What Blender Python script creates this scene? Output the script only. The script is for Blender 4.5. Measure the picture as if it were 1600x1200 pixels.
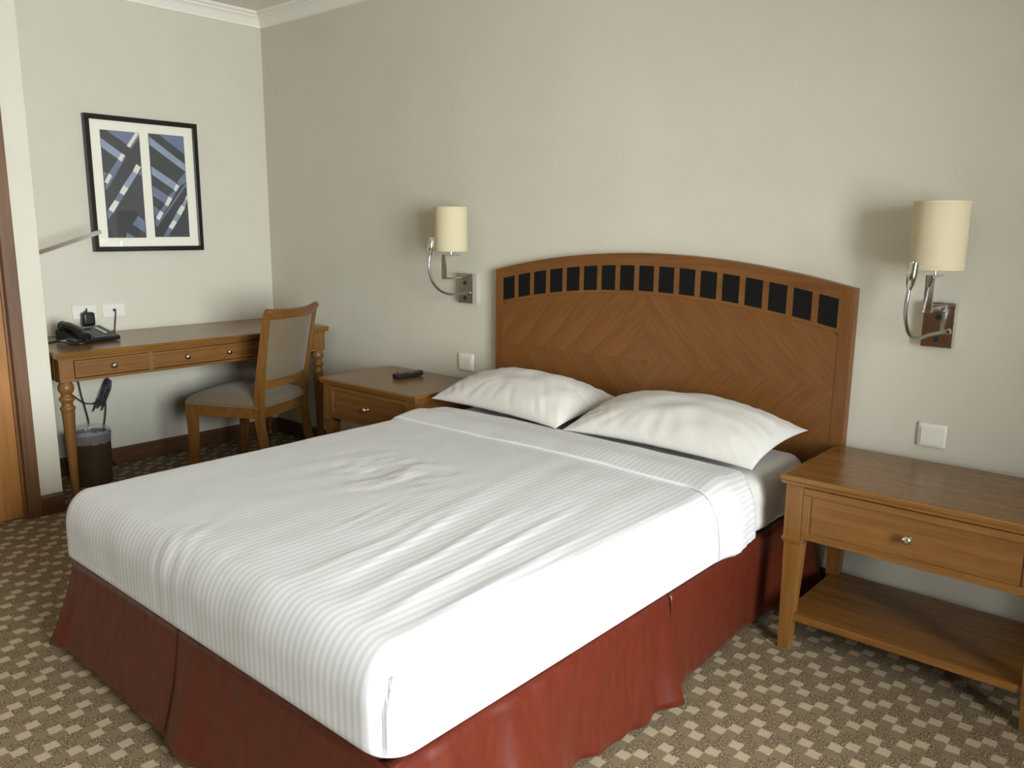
import bpy, bmesh, math, random
from mathutils import Vector, Matrix, noise
PI = math.pi
scene = bpy.context.scene
for o in list(bpy.data.objects): bpy.data.objects.remove(o)
COL = scene.collection
random.seed(7)

# ---------------------------------------------------------------- camera, world, light, exposure
cam_d = bpy.data.cameras.new('camera'); cam = bpy.data.objects.new('camera', cam_d); COL.objects.link(cam)
cam_d.sensor_width = 36.0; cam_d.lens = 36.0 * 1277.45 / 1600.0; cam_d.clip_start = 0.05
FW = Vector((-0.64534751, 0.7400752, -0.18924927)); RT = Vector((0.75248945, 0.65853928, 0.00925441)); UP = Vector((-0.13147704, 0.13643577, 0.98188547))
cam.matrix_world = Matrix(((RT.x, UP.x, -FW.x, 4.6293), (RT.y, UP.y, -FW.y, -2.9573), (RT.z, UP.z, -FW.z, 1.3473), (0, 0, 0, 1)))
scene.camera = cam
world = bpy.data.worlds.new('world'); scene.world = world; world.use_nodes = True
bg = world.node_tree.nodes['Background']; bg.inputs[0].default_value = (0.80, 0.90, 1.0, 1); bg.inputs[1].default_value = 1.5
WX = 6.0                         # inner face of the window wall
WY0, WY1, WZ0, WZ1 = -3.3, -1.4, 0.35, 2.1
ld = bpy.data.lights.new('window_right_offscreen', 'AREA'); ld.shape = 'RECTANGLE'; ld.size = WY1 - WY0 - 0.1; ld.size_y = WZ1 - WZ0 - 0.1
ld.energy = 270.0; ld.color = (0.89, 0.96, 1.0); ld.spread = 2.5
lo = bpy.data.objects.new('window_right_offscreen', ld); COL.objects.link(lo)
lo.location = (WX + 0.46, (WY0 + WY1) / 2, (WZ0 + WZ1) / 2); lo.rotation_euler = (0, PI / 2, 0); lo.rotation_euler = Matrix(((0, 0, 1), (1, 0, 0), (0, 1, 0))).to_euler()
lo.rotation_euler.rotate_axis('X', math.radians(-20))
vs = scene.view_settings; vs.view_transform = 'Standard'; vs.look = 'None'; vs.gamma = 1.0; vs.use_curve_mapping = False
vs.exposure = 0.15

# ---------------------------------------------------------------- materials
def lin(c): return tuple((v / 255 / 12.92) if v / 255 <= 0.04045 else ((v / 255 + 0.055) / 1.055) ** 2.4 for v in c)
class NT:
    def __init__(s, name):
        s.m = bpy.data.materials.new(name); s.m.use_nodes = True; s.t = s.m.node_tree; s.n = s.t.nodes; s.b = s.n['Principled BSDF']
    def add(s, typ, **kw):
        n = s.n.new(typ)
        for k, v in kw.items(): setattr(n, k, v)
        return n
    def link(s, a, b): s.t.links.new(a, b)
    def math(s, op, a, b=None, c=None):
        n = s.add('ShaderNodeMath', operation=op)
        for i, v in enumerate((a, b, c)):
            if v is None: continue
            if hasattr(v, 'links'): s.link(v, n.inputs[i])
            else: n.inputs[i].default_value = v
        return n.outputs[0]
    def coord(s, kind='Object', scale=(1, 1, 1), rot=(0, 0, 0)):
        tc = s.add('ShaderNodeTexCoord'); mp = s.add('ShaderNodeMapping')
        if any(rot): mp.vector_type = 'TEXTURE'; scale = tuple(1 / v for v in scale)
        mp.inputs['Scale'].default_value = scale; mp.inputs['Rotation'].default_value = rot
        s.link(tc.outputs[kind], mp.inputs['Vector']); return mp.outputs[0]
    def noise(s, vec, scale, detail=3.0, rough=0.55, dist=0.0):
        n = s.add('ShaderNodeTexNoise'); n.inputs['Scale'].default_value = scale; n.inputs['Detail'].default_value = detail
        n.inputs['Roughness'].default_value = rough; n.inputs['Distortion'].default_value = dist
        s.link(vec, n.inputs['Vector']); return n.outputs['Fac']
    def ramp(s, fac, stops):
        r = s.add('ShaderNodeValToRGB'); e = r.color_ramp.elements
        while len(e) < len(stops): e.new(0.5)
        for i, (p, c) in enumerate(stops): e[i].position = p; e[i].color = (*c, 1)
        s.link(fac, r.inputs[0]); return r.outputs[0]
    def mix(s, fac, a, b):
        n = s.add('ShaderNodeMix', data_type='RGBA')
        for i, v in ((0, fac), (6, a), (7, b)):
            if hasattr(v, 'links'): s.link(v, n.inputs[i])
            else: n.inputs[i].default_value = (*v, 1) if isinstance(v, tuple) else v
        return n.outputs[2]
    def bump(s, h, strength=0.2, dist=0.002):
        n = s.add('ShaderNodeBump'); n.inputs['Strength'].default_value = strength; n.inputs['Distance'].default_value = dist
        s.link(h, n.inputs['Height']); s.link(n.outputs[0], s.b.inputs['Normal'])
    def set(s, **kw):
        for k, v in kw.items():
            i = s.b.inputs[k.replace('_', ' ')]
            if hasattr(v, 'links'): s.link(v, i)
            else: i.default_value = (*v, 1) if isinstance(v, tuple) and len(v) == 3 else v
        return s.m

def simple(name, rgb, rough=0.5, metal=0.0, var=0.0, nscale=8.0, **kw):
    t = NT(name); c = lin(rgb)
    if var:
        f = t.noise(t.coord(), nscale, 4)
        col = t.ramp(f, [(0.3, tuple(v * (1 - var) for v in c)), (0.7, tuple(min(1, v * (1 + var)) for v in c))])
        t.set(Base_Color=col)
    else: t.set(Base_Color=c)
    return t.set(Roughness=rough, Metallic=metal, **kw)

def wood(name, axis, a, b, c, rough=0.38, rot=(0, 0, 0), fine=1.0):
    t = NT(name); sc = [14.0 * fine] * 3; sc['XYZ'.index(axis)] = 0.9
    v = t.coord('Object', tuple(sc), rot)
    n1 = t.noise(v, 2.2, 6, 0.62, 0.6)
    sc2 = [90.0 * fine] * 3; sc2['XYZ'.index(axis)] = 3.0
    n2 = t.noise(t.coord('Object', tuple(sc2), rot), 2.0, 3, 0.6)
    n3 = t.noise(t.coord('Object', (1, 1, 1)), 2.6, 2)
    col = t.ramp(n1, [(0.28, lin(c)), (0.5, lin(a)), (0.75, lin(b))])
    dark = t.ramp(n2, [(0.33, (0.74, 0.70, 0.66)), (0.52, (1, 1, 1))])
    mul = t.add('ShaderNodeMix', data_type='RGBA', blend_type='MULTIPLY'); mul.inputs[0].default_value = 0.7
    t.link(col, mul.inputs[6]); t.link(dark, mul.inputs[7])
    blot = t.ramp(n3, [(0.3, (0.88, 0.86, 0.84)), (0.7, (1.06, 1.05, 1.04))])
    m2 = t.add('ShaderNodeMix', data_type='RGBA', blend_type='MULTIPLY'); m2.inputs[0].default_value = 0.8
    t.link(mul.outputs[2], m2.inputs[6]); t.link(blot, m2.inputs[7])
    t.set(Base_Color=m2.outputs[2], Roughness=rough, Specular_IOR_Level=0.45)
    t.bump(n2, 0.06, 0.001)
    return t.m
WA, WB, WC = (122, 82, 36), (134, 93, 44), (105, 69, 28)
WOOD = {ax: wood('honey_wood_' + ax.lower(), ax, WA, WB, WC) for ax in 'XYZ'}
WOODTOP = {ax: wood('table_top_wood_' + ax.lower(), ax, WA, WB, WC, rough=0.24) for ax in 'XY'}
HA, HB, HC = (117, 74, 31), (126, 82, 37), (103, 63, 25)
VEN_P = wood('veneer_rising', 'X', HA, HB, HC, rough=0.42, rot=(0, math.radians(45), 0), fine=0.8)
VEN_N = wood('veneer_falling', 'X', HA, HB, HC, rough=0.42, rot=(0, math.radians(-45), 0), fine=0.8)
HEADW = wood('headboard_wood', 'X', HA, HB, HC, rough=0.4); HEADWZ = wood('headboard_wood_upright', 'Z', HA, HB, HC, rough=0.4)
DARKW = wood('baseboard_wood', 'X', (92, 63, 36), (100, 69, 40), (80, 53, 30), rough=0.45)
DARKWY = wood('baseboard_wood_y', 'Y', (92, 63, 36), (100, 69, 40), (80, 53, 30), rough=0.45)
DOORW = wood('door_wood', 'Z', (160, 108, 50), (170, 117, 57), (146, 96, 42), rough=0.4)
CASEW = wood('casing_wood', 'Z', (106, 73, 44), (117, 82, 51), (92, 62, 36), rough=0.45)
GROOVE = WOOD['X']

def wall_mat():
    t = NT('painted_wall'); v = t.coord()
    n = t.noise(v, 3.0, 3); n2 = t.noise(v, 180.0, 3)
    t.set(Base_Color=t.ramp(n, [(0.3, lin((202, 196, 178))), (0.7, lin((206, 200, 183)))]), Roughness=0.85)
    t.bump(n2, 0.12, 0.0008); return t.m
WALL = wall_mat(); CEIL = simple('ceiling_paint', (226, 221, 208), 0.9, var=0.01)
CORNICE = simple('cornice_paint', (232, 227, 214), 0.6, var=0.01)

def carpet_mat():
    t = NT('patterned_carpet'); C = 0.0335
    pos = t.coord('Object')
    wob = t.add('ShaderNodeTexNoise'); wob.inputs['Scale'].default_value = 130.0; wob.inputs['Detail'].default_value = 1.0
    t.link(pos, wob.inputs['Vector'])
    sx = t.add('ShaderNodeSeparateXYZ'); t.link(pos, sx.inputs[0])
    sw = t.add('ShaderNodeSeparateXYZ'); t.link(wob.outputs['Color'], sw.inputs[0])
    def cell(o, w, off):
        d = t.math('MULTIPLY', t.math('SUBTRACT', w, 0.5), 0.009)
        return t.math('FLOOR', t.math('DIVIDE', t.math('SUBTRACT', t.math('ADD', o, d), off - C / 2), C))
    i = cell(sx.outputs[0], sw.outputs[0], 3.568 - 40 * 4 * C * 2); j = cell(sx.outputs[1], sw.outputs[1], -0.453 - 40 * 4 * C * 2)
    i4 = t.math('FLOORED_MODULO', i, 4.0); j4 = t.math('FLOORED_MODULO', j, 4.0)
    def eq(a, b): return t.math('COMPARE', a, b, 0.25)
    light = mid = None
    for k, (l, m) in enumerate(((0, 3), (2, 1), (3, 2), (1, 0))):
        a = t.math('MULTIPLY', eq(i4, float(k)), eq(j4, float(l))); b = t.math('MULTIPLY', eq(i4, float(k)), eq(j4, float(m)))
        light = a if light is None else t.math('ADD', light, a); mid = b if mid is None else t.math('ADD', mid, b)
    sp = t.noise(pos, 190.0, 2, 0.75); tuft = t.noise(pos, 520.0, 2, 0.6)
    speck = t.ramp(sp, [(0.32, lin((58, 43, 27))), (0.43, lin((101, 85, 63))), (0.54, lin((122, 105, 81))), (0.66, lin((168, 152, 125)))])
    big = t.noise(pos, 1.7, 2)
    c1 = t.mix(mid, speck, lin((126, 108, 84))); c2 = t.mix(light, c1, lin((172, 155, 128)))
    tone = t.ramp(t.math('ADD', t.math('MULTIPLY', tuft, 0.75), t.math('MULTIPLY', big, 0.25)), [(0.3, (0.80, 0.80, 0.80)), (0.7, (1.1, 1.1, 1.1))])
    mul = t.add('ShaderNodeMix', data_type='RGBA', blend_type='MULTIPLY'); mul.inputs[0].default_value = 1.0
    t.link(c2, mul.inputs[6]); t.link(tone, mul.inputs[7])
    t.set(Base_Color=mul.outputs[2], Roughness=0.95, Specular_IOR_Level=0.1)
    t.bump(tuft, 0.5, 0.003); return t.m
CARPET = carpet_mat()

def sheet_mat(name, stripes=True):
    t = NT(name); uv = t.add('ShaderNodeUVMap'); s = t.add('ShaderNodeSeparateXYZ'); t.link(uv.outputs[0], s.inputs[0])
    weave = t.noise(t.coord('Object'), 900.0, 2)
    if stripes:
        ph = t.math('FRACT', t.math('DIVIDE', s.outputs[0], 0.021))
        m = t.math('SMOOTH_MIN', 1.0, t.math('MAXIMUM', t.math('MULTIPLY', t.math('SUBTRACT', t.math('ABSOLUTE', t.math('SUBTRACT', ph, 0.5)), 0.21), 12.0), 0.0), 0.05)
        t.set(Base_Color=t.mix(m, lin((190, 188, 186)), lin((204, 202, 200))), Roughness=0.62)
    else:
        t.set(Base_Color=lin((202, 197, 189)), Roughness=0.7)
    t.b.inputs['Sheen Weight'].default_value = 0.15; t.b.inputs['Specular IOR Level'].default_value = 0.25
    t.bump(weave, 0.08, 0.0006); return t.m
SHEET = sheet_mat('striped_sheet'); PLAIN = sheet_mat('plain_white_cotton', False)

def satin():
    t = NT('rust_satin'); v = t.coord('Object', (1, 1, 0.25)); n = t.noise(v, 60.0, 3)
    t.set(Base_Color=t.ramp(n, [(0.3, lin((72, 23, 11))), (0.7, lin((81, 28, 14)))]), Roughness=0.38, Specular_IOR_Level=0.28)
    t.b.inputs['Sheen Weight'].default_value = 0.06; t.b.inputs['Sheen Tint'].default_value = (*lin((255, 180, 140)), 1)
    w = t.noise(t.coord('Object'), 700.0, 2); t.bump(w, 0.06, 0.0006); return t.m
SATIN = satin()
def fabric():
    t = NT('taupe_weave'); v = t.coord('Object'); n = t.noise(v, 420.0, 3)
    t.set(Base_Color=t.ramp(n, [(0.3, lin((95, 80, 57))), (0.7, lin((121, 106, 81)))]), Roughness=0.9); t.b.inputs['Sheen Weight'].default_value = 0.2
    t.bump(n, 0.3, 0.001); return t.m
FABRIC = fabric()
CHROME = simple('polished_chrome', (214, 212, 208), 0.09, 1.0, var=0.02); KNOB = simple('nickel_knob', (205, 203, 198), 0.16, 1.0, var=0.02)
STEEL = simple('satin_steel', (176, 176, 176), 0.28, 1.0, var=0.03)
BLACK = simple('black_plastic', (24, 24, 26), 0.38, var=0.1, nscale=60); BLACKM = simple('black_gloss_paint', (16, 14, 13), 0.25, var=0.1)
INK = simple('black_inlay', (7, 7, 8), 0.6, var=0.15, nscale=30, Specular_IOR_Level=0.25); SCREEN = simple('pale_lcd', (178, 184, 178), 0.3, var=0.03)
GREYKEY = simple('grey_key', (92, 92, 94), 0.5, var=0.05); WHITEP = simple('white_plastic', (226, 222, 210), 0.42, var=0.015)
PLATE = simple('cream_plate', (218, 214, 202), 0.45, var=0.015); GAP = PLATE
BINM = simple('brown_metal_bin', (82, 66, 46), 0.36, 0.35, var=0.1)
def shade_mat():
    t = NT('cream_linen_shade'); v = t.coord('Object', (1, 1, 1)); n = t.noise(v, 260.0, 3)
    t.set(Base_Color=t.ramp(n, [(0.3, lin((196, 182, 148))), (0.7, lin((206, 194, 160)))]), Roughness=0.85); t.bump(n, 0.15, 0.0006); return t.m
SHADE = shade_mat()
def film(name, tint, alpha, rough):
    t = NT(name); n = t.noise(t.coord(), 30.0, 3); t.set(Base_Color=lin(tint), Roughness=rough, Alpha=t.math('ADD', alpha - 0.1, t.math('MULTIPLY', n, 0.2))); return t.m
BAG = film('clear_bag_film', (200, 200, 204), 0.20, 0.15)
def glass_mat(name):
    t = NT(name); tr = t.add('ShaderNodeBsdfTransparent'); gl = t.add('ShaderNodeBsdfGlossy'); gl.inputs['Roughness'].default_value = 0.02
    fr = t.add('ShaderNodeFresnel'); fr.inputs['IOR'].default_value = 1.5; mx = t.add('ShaderNodeMixShader')
    t.link(fr.outputs[0], mx.inputs[0]); t.link(tr.outputs[0], mx.inputs[1]); t.link(gl.outputs[0], mx.inputs[2])
    t.link(mx.outputs[0], t.n['Material Output'].inputs['Surface']); return t.m
GLASS = glass_mat('picture_glass')
MATB = simple('cream_mount_board', (236, 231, 212), 0.8, var=0.01)
ARTD = simple('print_charcoal', (56, 58, 61), 0.6, var=0.12, nscale=14); ARTB = simple('print_slate_blue', (108, 117, 143), 0.6, var=0.1, nscale=14)
ARTL_ = simple('print_pale_blue', (142, 154, 170), 0.6, var=0.1, nscale=14); ARTW = simple('print_white', (222, 218, 206), 0.6, var=0.03, nscale=14)

# ---------------------------------------------------------------- mesh helpers
def obj(name, bm, mat, parent=None, smooth=None, loc=None):
    bmesh.ops.recalc_face_normals(bm, faces=bm.faces)
    me = bpy.data.meshes.new(name); bm.to_mesh(me); bm.free()
    for m in (mat if isinstance(mat, (list, tuple)) else [mat]): me.materials.append(m)
    if smooth is not None:
        me.polygons.foreach_set('use_smooth', [True] * len(me.polygons))
        if smooth < 180: me.set_sharp_from_angle(angle=math.radians(smooth))
    o = bpy.data.objects.new(name, me); COL.objects.link(o)
    if parent: o.parent = parent
    if loc: o.location = loc
    return o
def tag(o, label, cat=None, group=None):
    o['label'] = label
    if cat: o['category'] = cat
    if group: o['group'] = group
    return o
def thing(name, label, cat, loc=(0, 0, 0), rz=0.0, group=None):
    o = bpy.data.objects.new(name, None); COL.objects.link(o); o.empty_display_size = 0.05
    o.location = loc; o.rotation_euler = (0, 0, rz); return tag(o, label, cat, group)
def struct(o): o['kind'] = 'structure'; return o
def nb(): return bmesh.new()
def box(bm, x0, y0, z0, x1, y1, z1, bev=0.0, seg=2):
    vs_ = [bm.verts.new(p) for p in ((x0, y0, z0), (x1, y0, z0), (x1, y1, z0), (x0, y1, z0), (x0, y0, z1), (x1, y0, z1), (x1, y1, z1), (x0, y1, z1))]
    fs = [bm.faces.new([vs_[i] for i in f]) for f in ((0, 3, 2, 1), (4, 5, 6, 7), (0, 1, 5, 4), (1, 2, 6, 5), (2, 3, 7, 6), (3, 0, 4, 7))]
    if bev: bmesh.ops.bevel(bm, geom=list({e for f in fs for e in f.edges}), offset=bev, segments=seg, affect='EDGES', profile=0.5)
    return bm
def B(*a, **k): return box(nb(), *a, **k)
def loft(bm, rings, cap=True, closed=True):
    R = [[bm.verts.new(p) for p in r] for r in rings]; n = len(R[0])
    for a, b in zip(R, R[1:]):
        for i in range(n if closed else n - 1):
            bm.faces.new((a[i], a[(i + 1) % n], b[(i + 1) % n], b[i]))
    if cap and closed:
        bm.faces.new(list(reversed(R[0]))); bm.faces.new(R[-1])
    return bm
def lathe(bm, prof, c=(0, 0, 0), axis='Z', seg=24, cap=True):
    rings = []
    for r, h in prof:
        ring = []
        for k in range(seg):
            a = 2 * PI * k / seg; p, q = r * math.cos(a), r * math.sin(a)
            v = {'Z': (p, q, h), 'X': (h, p, q), 'Y': (q, h, p)}[axis]
            ring.append((c[0] + v[0], c[1] + v[1], c[2] + v[2]))
        rings.append(ring)
    return loft(bm, rings, cap)
def catmull(pts, n=8):
    P = [Vector(p) for p in pts]; out = []
    for i in range(len(P) - 1):
        a, b, c, d = P[max(i - 1, 0)], P[i], P[i + 1], P[min(i + 2, len(P) - 1)]
        for k in range(n):
            t = k / n
            out.append(0.5 * ((2 * b) + (c - a) * t + (2 * a - 5 * b + 4 * c - d) * t * t + (3 * b - a - 3 * c + d) * t ** 3))
    return out + [P[-1]]
def tube(bm, pts, r, seg=10, smooth=8):
    P = catmull(pts, smooth) if smooth else [Vector(p) for p in pts]
    rings = []; up = Vector((0.13, 0.27, 0.95)).normalized()
    for i, p in enumerate(P):
        t = (P[min(i + 1, len(P) - 1)] - P[max(i - 1, 0)]).normalized()
        s = t.cross(up)
        if s.length < 0.05: s = t.cross(Vector((1, 0, 0)))
        s.normalize(); u = s.cross(t); up = u
        rr = r(i / (len(P) - 1)) if callable(r) else r
        rings.append([p + (s * math.cos(2 * PI * k / seg) + u * math.sin(2 * PI * k / seg)) * rr for k in range(seg)])
    return loft(bm, rings)
def sq(cx, cy, w, z, wy=None):
    a = w / 2; b = (wy or w) / 2
    return [(cx - a, cy - b, z), (cx + a, cy - b, z), (cx + a, cy + b, z), (cx - a, cy + b, z)]
def prism(bm, poly, axis, a, b):
    def P(u, v, h): return {'X': (h, u, v), 'Y': (u, h, v), 'Z': (u, v, h)}[axis]
    return loft(bm, [[P(u, v, a) for u, v in poly], [P(u, v, b) for u, v in poly]])
def sweep(bm, prof, path):       # prof: (out, z) section; path: list of (point, outward dir)
    return loft(bm, [[(p[0] + d[0] * o, p[1] + d[1] * o, z) for o, z in prof] for p, d in path])
def ss(a, b, x):
    t = max(0.0, min(1.0, (x - a) / (b - a))); return t * t * (3 - 2 * t)
def nz(x, y, z=0.0): return noise.noise(Vector((x, y, z)))

# ---------------------------------------------------------------- room shell
H = 2.59; FY = -5.2
struct(obj('floor', B(-0.1, FY - 0.1, -0.05, WX + 0.2, 0.1, 0.0), CARPET))
struct(obj('ceiling', B(-0.1, FY - 0.1, H, WX + 0.2, 0.1, H + 0.08), CEIL))
struct(obj('wall_back', B(-0.1, 0.0, 0.0, WX + 0.2, 0.1, H), WALL))
struct(obj('wall_left', B(-0.1, -1.561, 0.0, 0.0, 0.0, H), WALL))
bm = nb()                                        # wall that comes forward beside the desk, with the doorway
EX = 0.592; DY1, DY0, DZ = -1.70, -2.60, 2.12
box(bm, -0.1, DY1, 0, EX, -1.561, H); box(bm, -0.1, FY, 0, EX, DY0, H); box(bm, -0.1, DY0, DZ, EX, DY1, H)
struct(obj('wall_entry', bm, WALL))
struct(obj('wall_front', B(-0.1, FY - 0.1, 0, WX + 0.2, FY, H), WALL))
bm = nb()
box(bm, WX, FY, 0, WX + 0.2, WY0, H); box(bm, WX, WY1, 0, WX + 0.2, 0.0, H); box(bm, WX, WY0, 0, WX + 0.2, WY1, WZ0); box(bm, WX, WY0, WZ1, WX + 0.2, WY1, H)
struct(obj('wall_right', bm, WALL))
# window
bm = nb(); x0, x1 = WX + 0.08, WX + 0.14
box(bm, x0, WY0, WZ0, x1, WY0 + 0.06, WZ1); box(bm, x0, WY1 - 0.06, WZ0, x1, WY1, WZ1)
box(bm, x0, WY0 + 0.06, WZ0, x1, WY1 - 0.06, WZ0 + 0.06); box(bm, x0, WY0 + 0.06, WZ1 - 0.06, x1, WY1 - 0.06, WZ1)
win = struct(obj('window_1', bm, WHITEP))
ym = (WY0 + WY1) / 2
obj('mullion', B(x0, ym - 0.03, WZ0 + 0.06, x1, ym + 0.03, WZ1 - 0.06), WHITEP, win)
for a, b in ((WY0 + 0.06, ym - 0.03), (ym + 0.03, WY1 - 0.06)): obj('pane', B(WX + 0.105, a, WZ0 + 0.06, WX + 0.112, b, WZ1 - 0.06), GLASS, win)
obj('window_sill', B(WX - 0.06, WY0 - 0.04, WZ0 - 0.03, WX + 0.08, WY1 + 0.04, WZ0, bev=0.004), WHITEP, win)
# cornice
CP = [(0.0, 2.505), (0.010, 2.508), (0.010, 2.518), (0.014, 2.524), (0.020, 2.540), (0.031, 2.554), (0.045, 2.562), (0.045, 2.570), (0.056, 2.574), (0.062, 2.583), (0.062, H + 0.004), (0.0, H + 0.004)]
struct(obj('trim_1', sweep(nb(), CP, [((0, 0), (1, -1)), ((WX, 0), (-1, -1))]), CORNICE, smooth=40))
struct(obj('trim_2', sweep(nb(), CP, [((0, -1.561), (1, 1)), ((0, 0), (1, -1))]), CORNICE, smooth=40))
struct(obj('trim_3', sweep(nb(), CP, [((EX, FY), (1, 0)), ((EX, -1.561), (1, 0))]), CORNICE, smooth=40))
# baseboards
BP = [(0, 0), (0.014, 0), (0.014, 0.085), (0.010, 0.094), (0, 0.096)]
struct(obj('baseboard_back', sweep(nb(), BP, [((0, 0), (1, -1)), ((WX, 0), (0, -1))]), DARKW))
struct(obj('baseboard_left', sweep(nb(), BP, [((0, -1.561), (1, 0)), ((0, 0), (1, -1))]), DARKWY))
struct(obj('baseboard_entry', sweep(nb(), BP, [((EX, -1.66), (1, 0)), ((EX, -1.561), (1, 0))]), DARKWY))
# door in the entry wall
bm = nb()
box(bm, EX - 0.10, -1.715, 0, EX + 0.016, -1.660, DZ + 0.04, bev=0.004); box(bm, EX - 0.10, -2.64, 0, EX + 0.016, -2.585, DZ + 0.04, bev=0.004); box(bm, EX - 0.10, -2.585, DZ - 0.015, EX + 0.016, -1.715, DZ + 0.04, bev=0.004)
struct(obj('trim_4', bm, CASEW))
door = struct(obj('door_1', B(EX - 0.075, -2.585, 0.004, EX - 0.035, -1.724, DZ - 0.02), DOORW))
obj('door_stop', B(EX - 0.075, -1.724, 0, EX - 0.02, -1.715, DZ - 0.015), GROOVE, door)
for za, zb in ((0.16, 0.95), (1.10, 1.98)):
    bm = nb(); ya, yb = -2.49, -1.815; xa, xb = EX - 0.035, EX - 0.029
    box(bm, xa, ya, za, xb, yb, za + 0.012); box(bm, xa, ya, zb - 0.012, xb, yb, zb); box(bm, xa, ya, za, xb, ya + 0.012, zb); box(bm, xa, yb - 0.012, za, xb, yb, zb)
    obj('moulding', bm, CASEW, door)
obj('door_handle', tube(nb(), [(EX - 0.035, -2.50, 1.0), (EX + 0.01, -2.50, 1.0), (EX + 0.02, -2.48, 1.0), (EX + 0.02, -2.40, 1.0)], 0.009), STEEL, door, 60)

# ---------------------------------------------------------------- bed base with skirt
bed = thing('bed_base', 'bed base wrapped in a rust red satin skirt under white mattress', 'bed', (2.818, -1.06, 0))
bx, by = 2.818, -1.06
obj('box_spring', B(2.10 - bx, -2.02 - by, 0.10, 3.535 - bx, -0.06 - by, 0.338, bev=0.01), SATIN, bed)
for px, py in ((2.16, -1.96), (3.47, -1.96), (2.16, -0.14), (3.47, -0.14)):
    obj('leg', lathe(nb(), [(0.02, 0.0), (0.026, 0.101)], (px - bx, py - by, 0), seg=14), BLACK, bed, 40)
def keyed(keys, u):
    for (a, *va), (b, *vb) in zip(keys, keys[1:]):
        if u <= b:
            t = ss(a, b, u); return [p + (q - p) * t for p, q in zip(va, vb)]
    return list(keys[-1][1:])
def skirt_panel(A, Bp, out, keys, wave, seed, zb=0.028, ztop=0.339, nu=72, nv=18):
    bm = nb(); rows = []
    for j in range(nv + 1):
        h = max(0.0, (j - 1.5) / (nv - 1.5)) + 0.0004 * min(j, 2); row = []
        for i in range(nu + 1):
            u = i / nu
            x = A[0] + (Bp[0] - A[0]) * u; y = A[1] + (Bp[1] - A[1]) * u
            ox, oy, dz = keyed(keys, u)
            hh = h ** 1.35; tuck = 0.045 * max(0.0, 1 - j / 2) ** 2
            w = sum(a_ * math.sin(2 * PI * f * u + ph + 0.5 * h) for a_, f, ph in wave) * (0.25 + 0.75 * h) + 0.004 * nz(u * 7, h * 1.5, seed) * h + 0.0025 * nz(u * 22, h * 3, seed + 9)
            z = ztop + (zb + dz - ztop) * h + 0.006 * nz(u * 5, 0.3, seed + 3) * h
            row.append(bm.verts.new((x + ox * hh + out[0] * (w + 0.004 - tuck) - bx, y + oy * hh + out[1] * (w + 0.004 - tuck) - by, z)))
        rows.append(row)
    for a, b in zip(rows, rows[1:]):
        for i in range(nu): bm.faces.new((a[i], a[i + 1], b[i + 1], b[i]))
    o = obj('skirt_panel', bm, SATIN, bed, 180)
    m = o.modifiers.new('thickness', 'SOLIDIFY'); m.thickness = 0.003; m.offset = -1
    return o
XL, XR, YF, YH, YP, XP = 2.076, 3.560, -2.062, -0.06, -1.055, 2.735
# foot: left half and right half meet in a pleat at XP
skirt_panel((XL, YF), (XP, YF), (0, -1), [(0, -0.135, -0.045, -0.004), (0.12, -0.11, -0.02, 0), (0.3, -0.07, -0.03, 0), (0.75, -0.03, -0.035, 0.004), (1, -0.025, -0.040, 0.012)], [(0.0035, 1.3, 0.4)], 1.0)
skirt_panel((XP + 0.004, YF), (XR, YF), (0, -1), [(0, -0.02, -0.046, 0.002), (0.08, -0.01, -0.056, 0), (0.2, 0, -0.040, 0), (0.7, 0.02, -0.03, 0), (1, 0.10, -0.07, 0)], [(0.004, 1.6, 1.0)], 2.0)
obj('pleat_insert', loft(nb(), [[(XP - 0.10 - bx, YF + 0.012 - by, 0.34), (XP + 0.10 - bx, YF + 0.012 - by, 0.34), (XP + 0.10 - bx, YF + 0.015 - by, 0.34), (XP - 0.10 - bx, YF + 0.015 - by, 0.34)], [(XP - 0.11 - bx, YF - 0.012 - by, 0.03), (XP + 0.10 - bx, YF - 0.012 - by, 0.03), (XP + 0.10 - bx, YF - 0.009 - by, 0.03), (XP - 0.11 - bx, YF - 0.009 - by, 0.03)]]), SATIN, bed)
# window side: foot half and head half meet in a pleat at YP
skirt_panel((XR, YF), (XR, YP), (1, 0), [(0, 0.13, -0.06, -0.006), (0.25, 0.085, 0, 0), (0.46, 0.055, 0, 0), (0.53, 0.018, 0, 0.008), (0.72, 0.012, 0, 0.004), (0.86, 0.022, 0, 0), (1, 0.074, 0.0, 0.004)], [(0.010, 2.6, 0.7), (0.007, 5.7, 2.0), (0.004, 9.5, 0.4)], 3.0, nu=130)
skirt_panel((XR, YP + 0.004), (XR, YH), (1, 0), [(0, 0.004, 0.045, 0.006), (0.15, -0.008, 0.02, 0), (0.6, -0.012, 0, 0), (0.85, 0.01, 0, 0), (1, 0.085, 0.0, 0.01)], [(0.0025, 1.2, 0.2)], 4.0)
obj('pleat_insert', loft(nb(), [[(XR - 0.012 - bx, YP - 0.1 - by, 0.34), (XR - 0.012 - bx, YP + 0.1 - by, 0.34), (XR - 0.015 - bx, YP + 0.1 - by, 0.34), (XR - 0.015 - bx, YP - 0.1 - by, 0.34)], [(XR + 0.004 - bx, YP - 0.1 - by, 0.03), (XR + 0.004 - bx, YP + 0.1 - by, 0.03), (XR + 0.001 - bx, YP + 0.1 - by, 0.03), (XR + 0.001 - bx, YP - 0.1 - by, 0.03)]]), SATIN, bed)
skirt_panel((XL, YF), (XL, YP), (-1, 0), [(0, -0.12, -0.05, 0), (0.2, -0.06, 0, 0), (1, -0.03, 0, 0)], [(0.004, 2.2, 0.3)], 5.0, nu=40)
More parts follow.
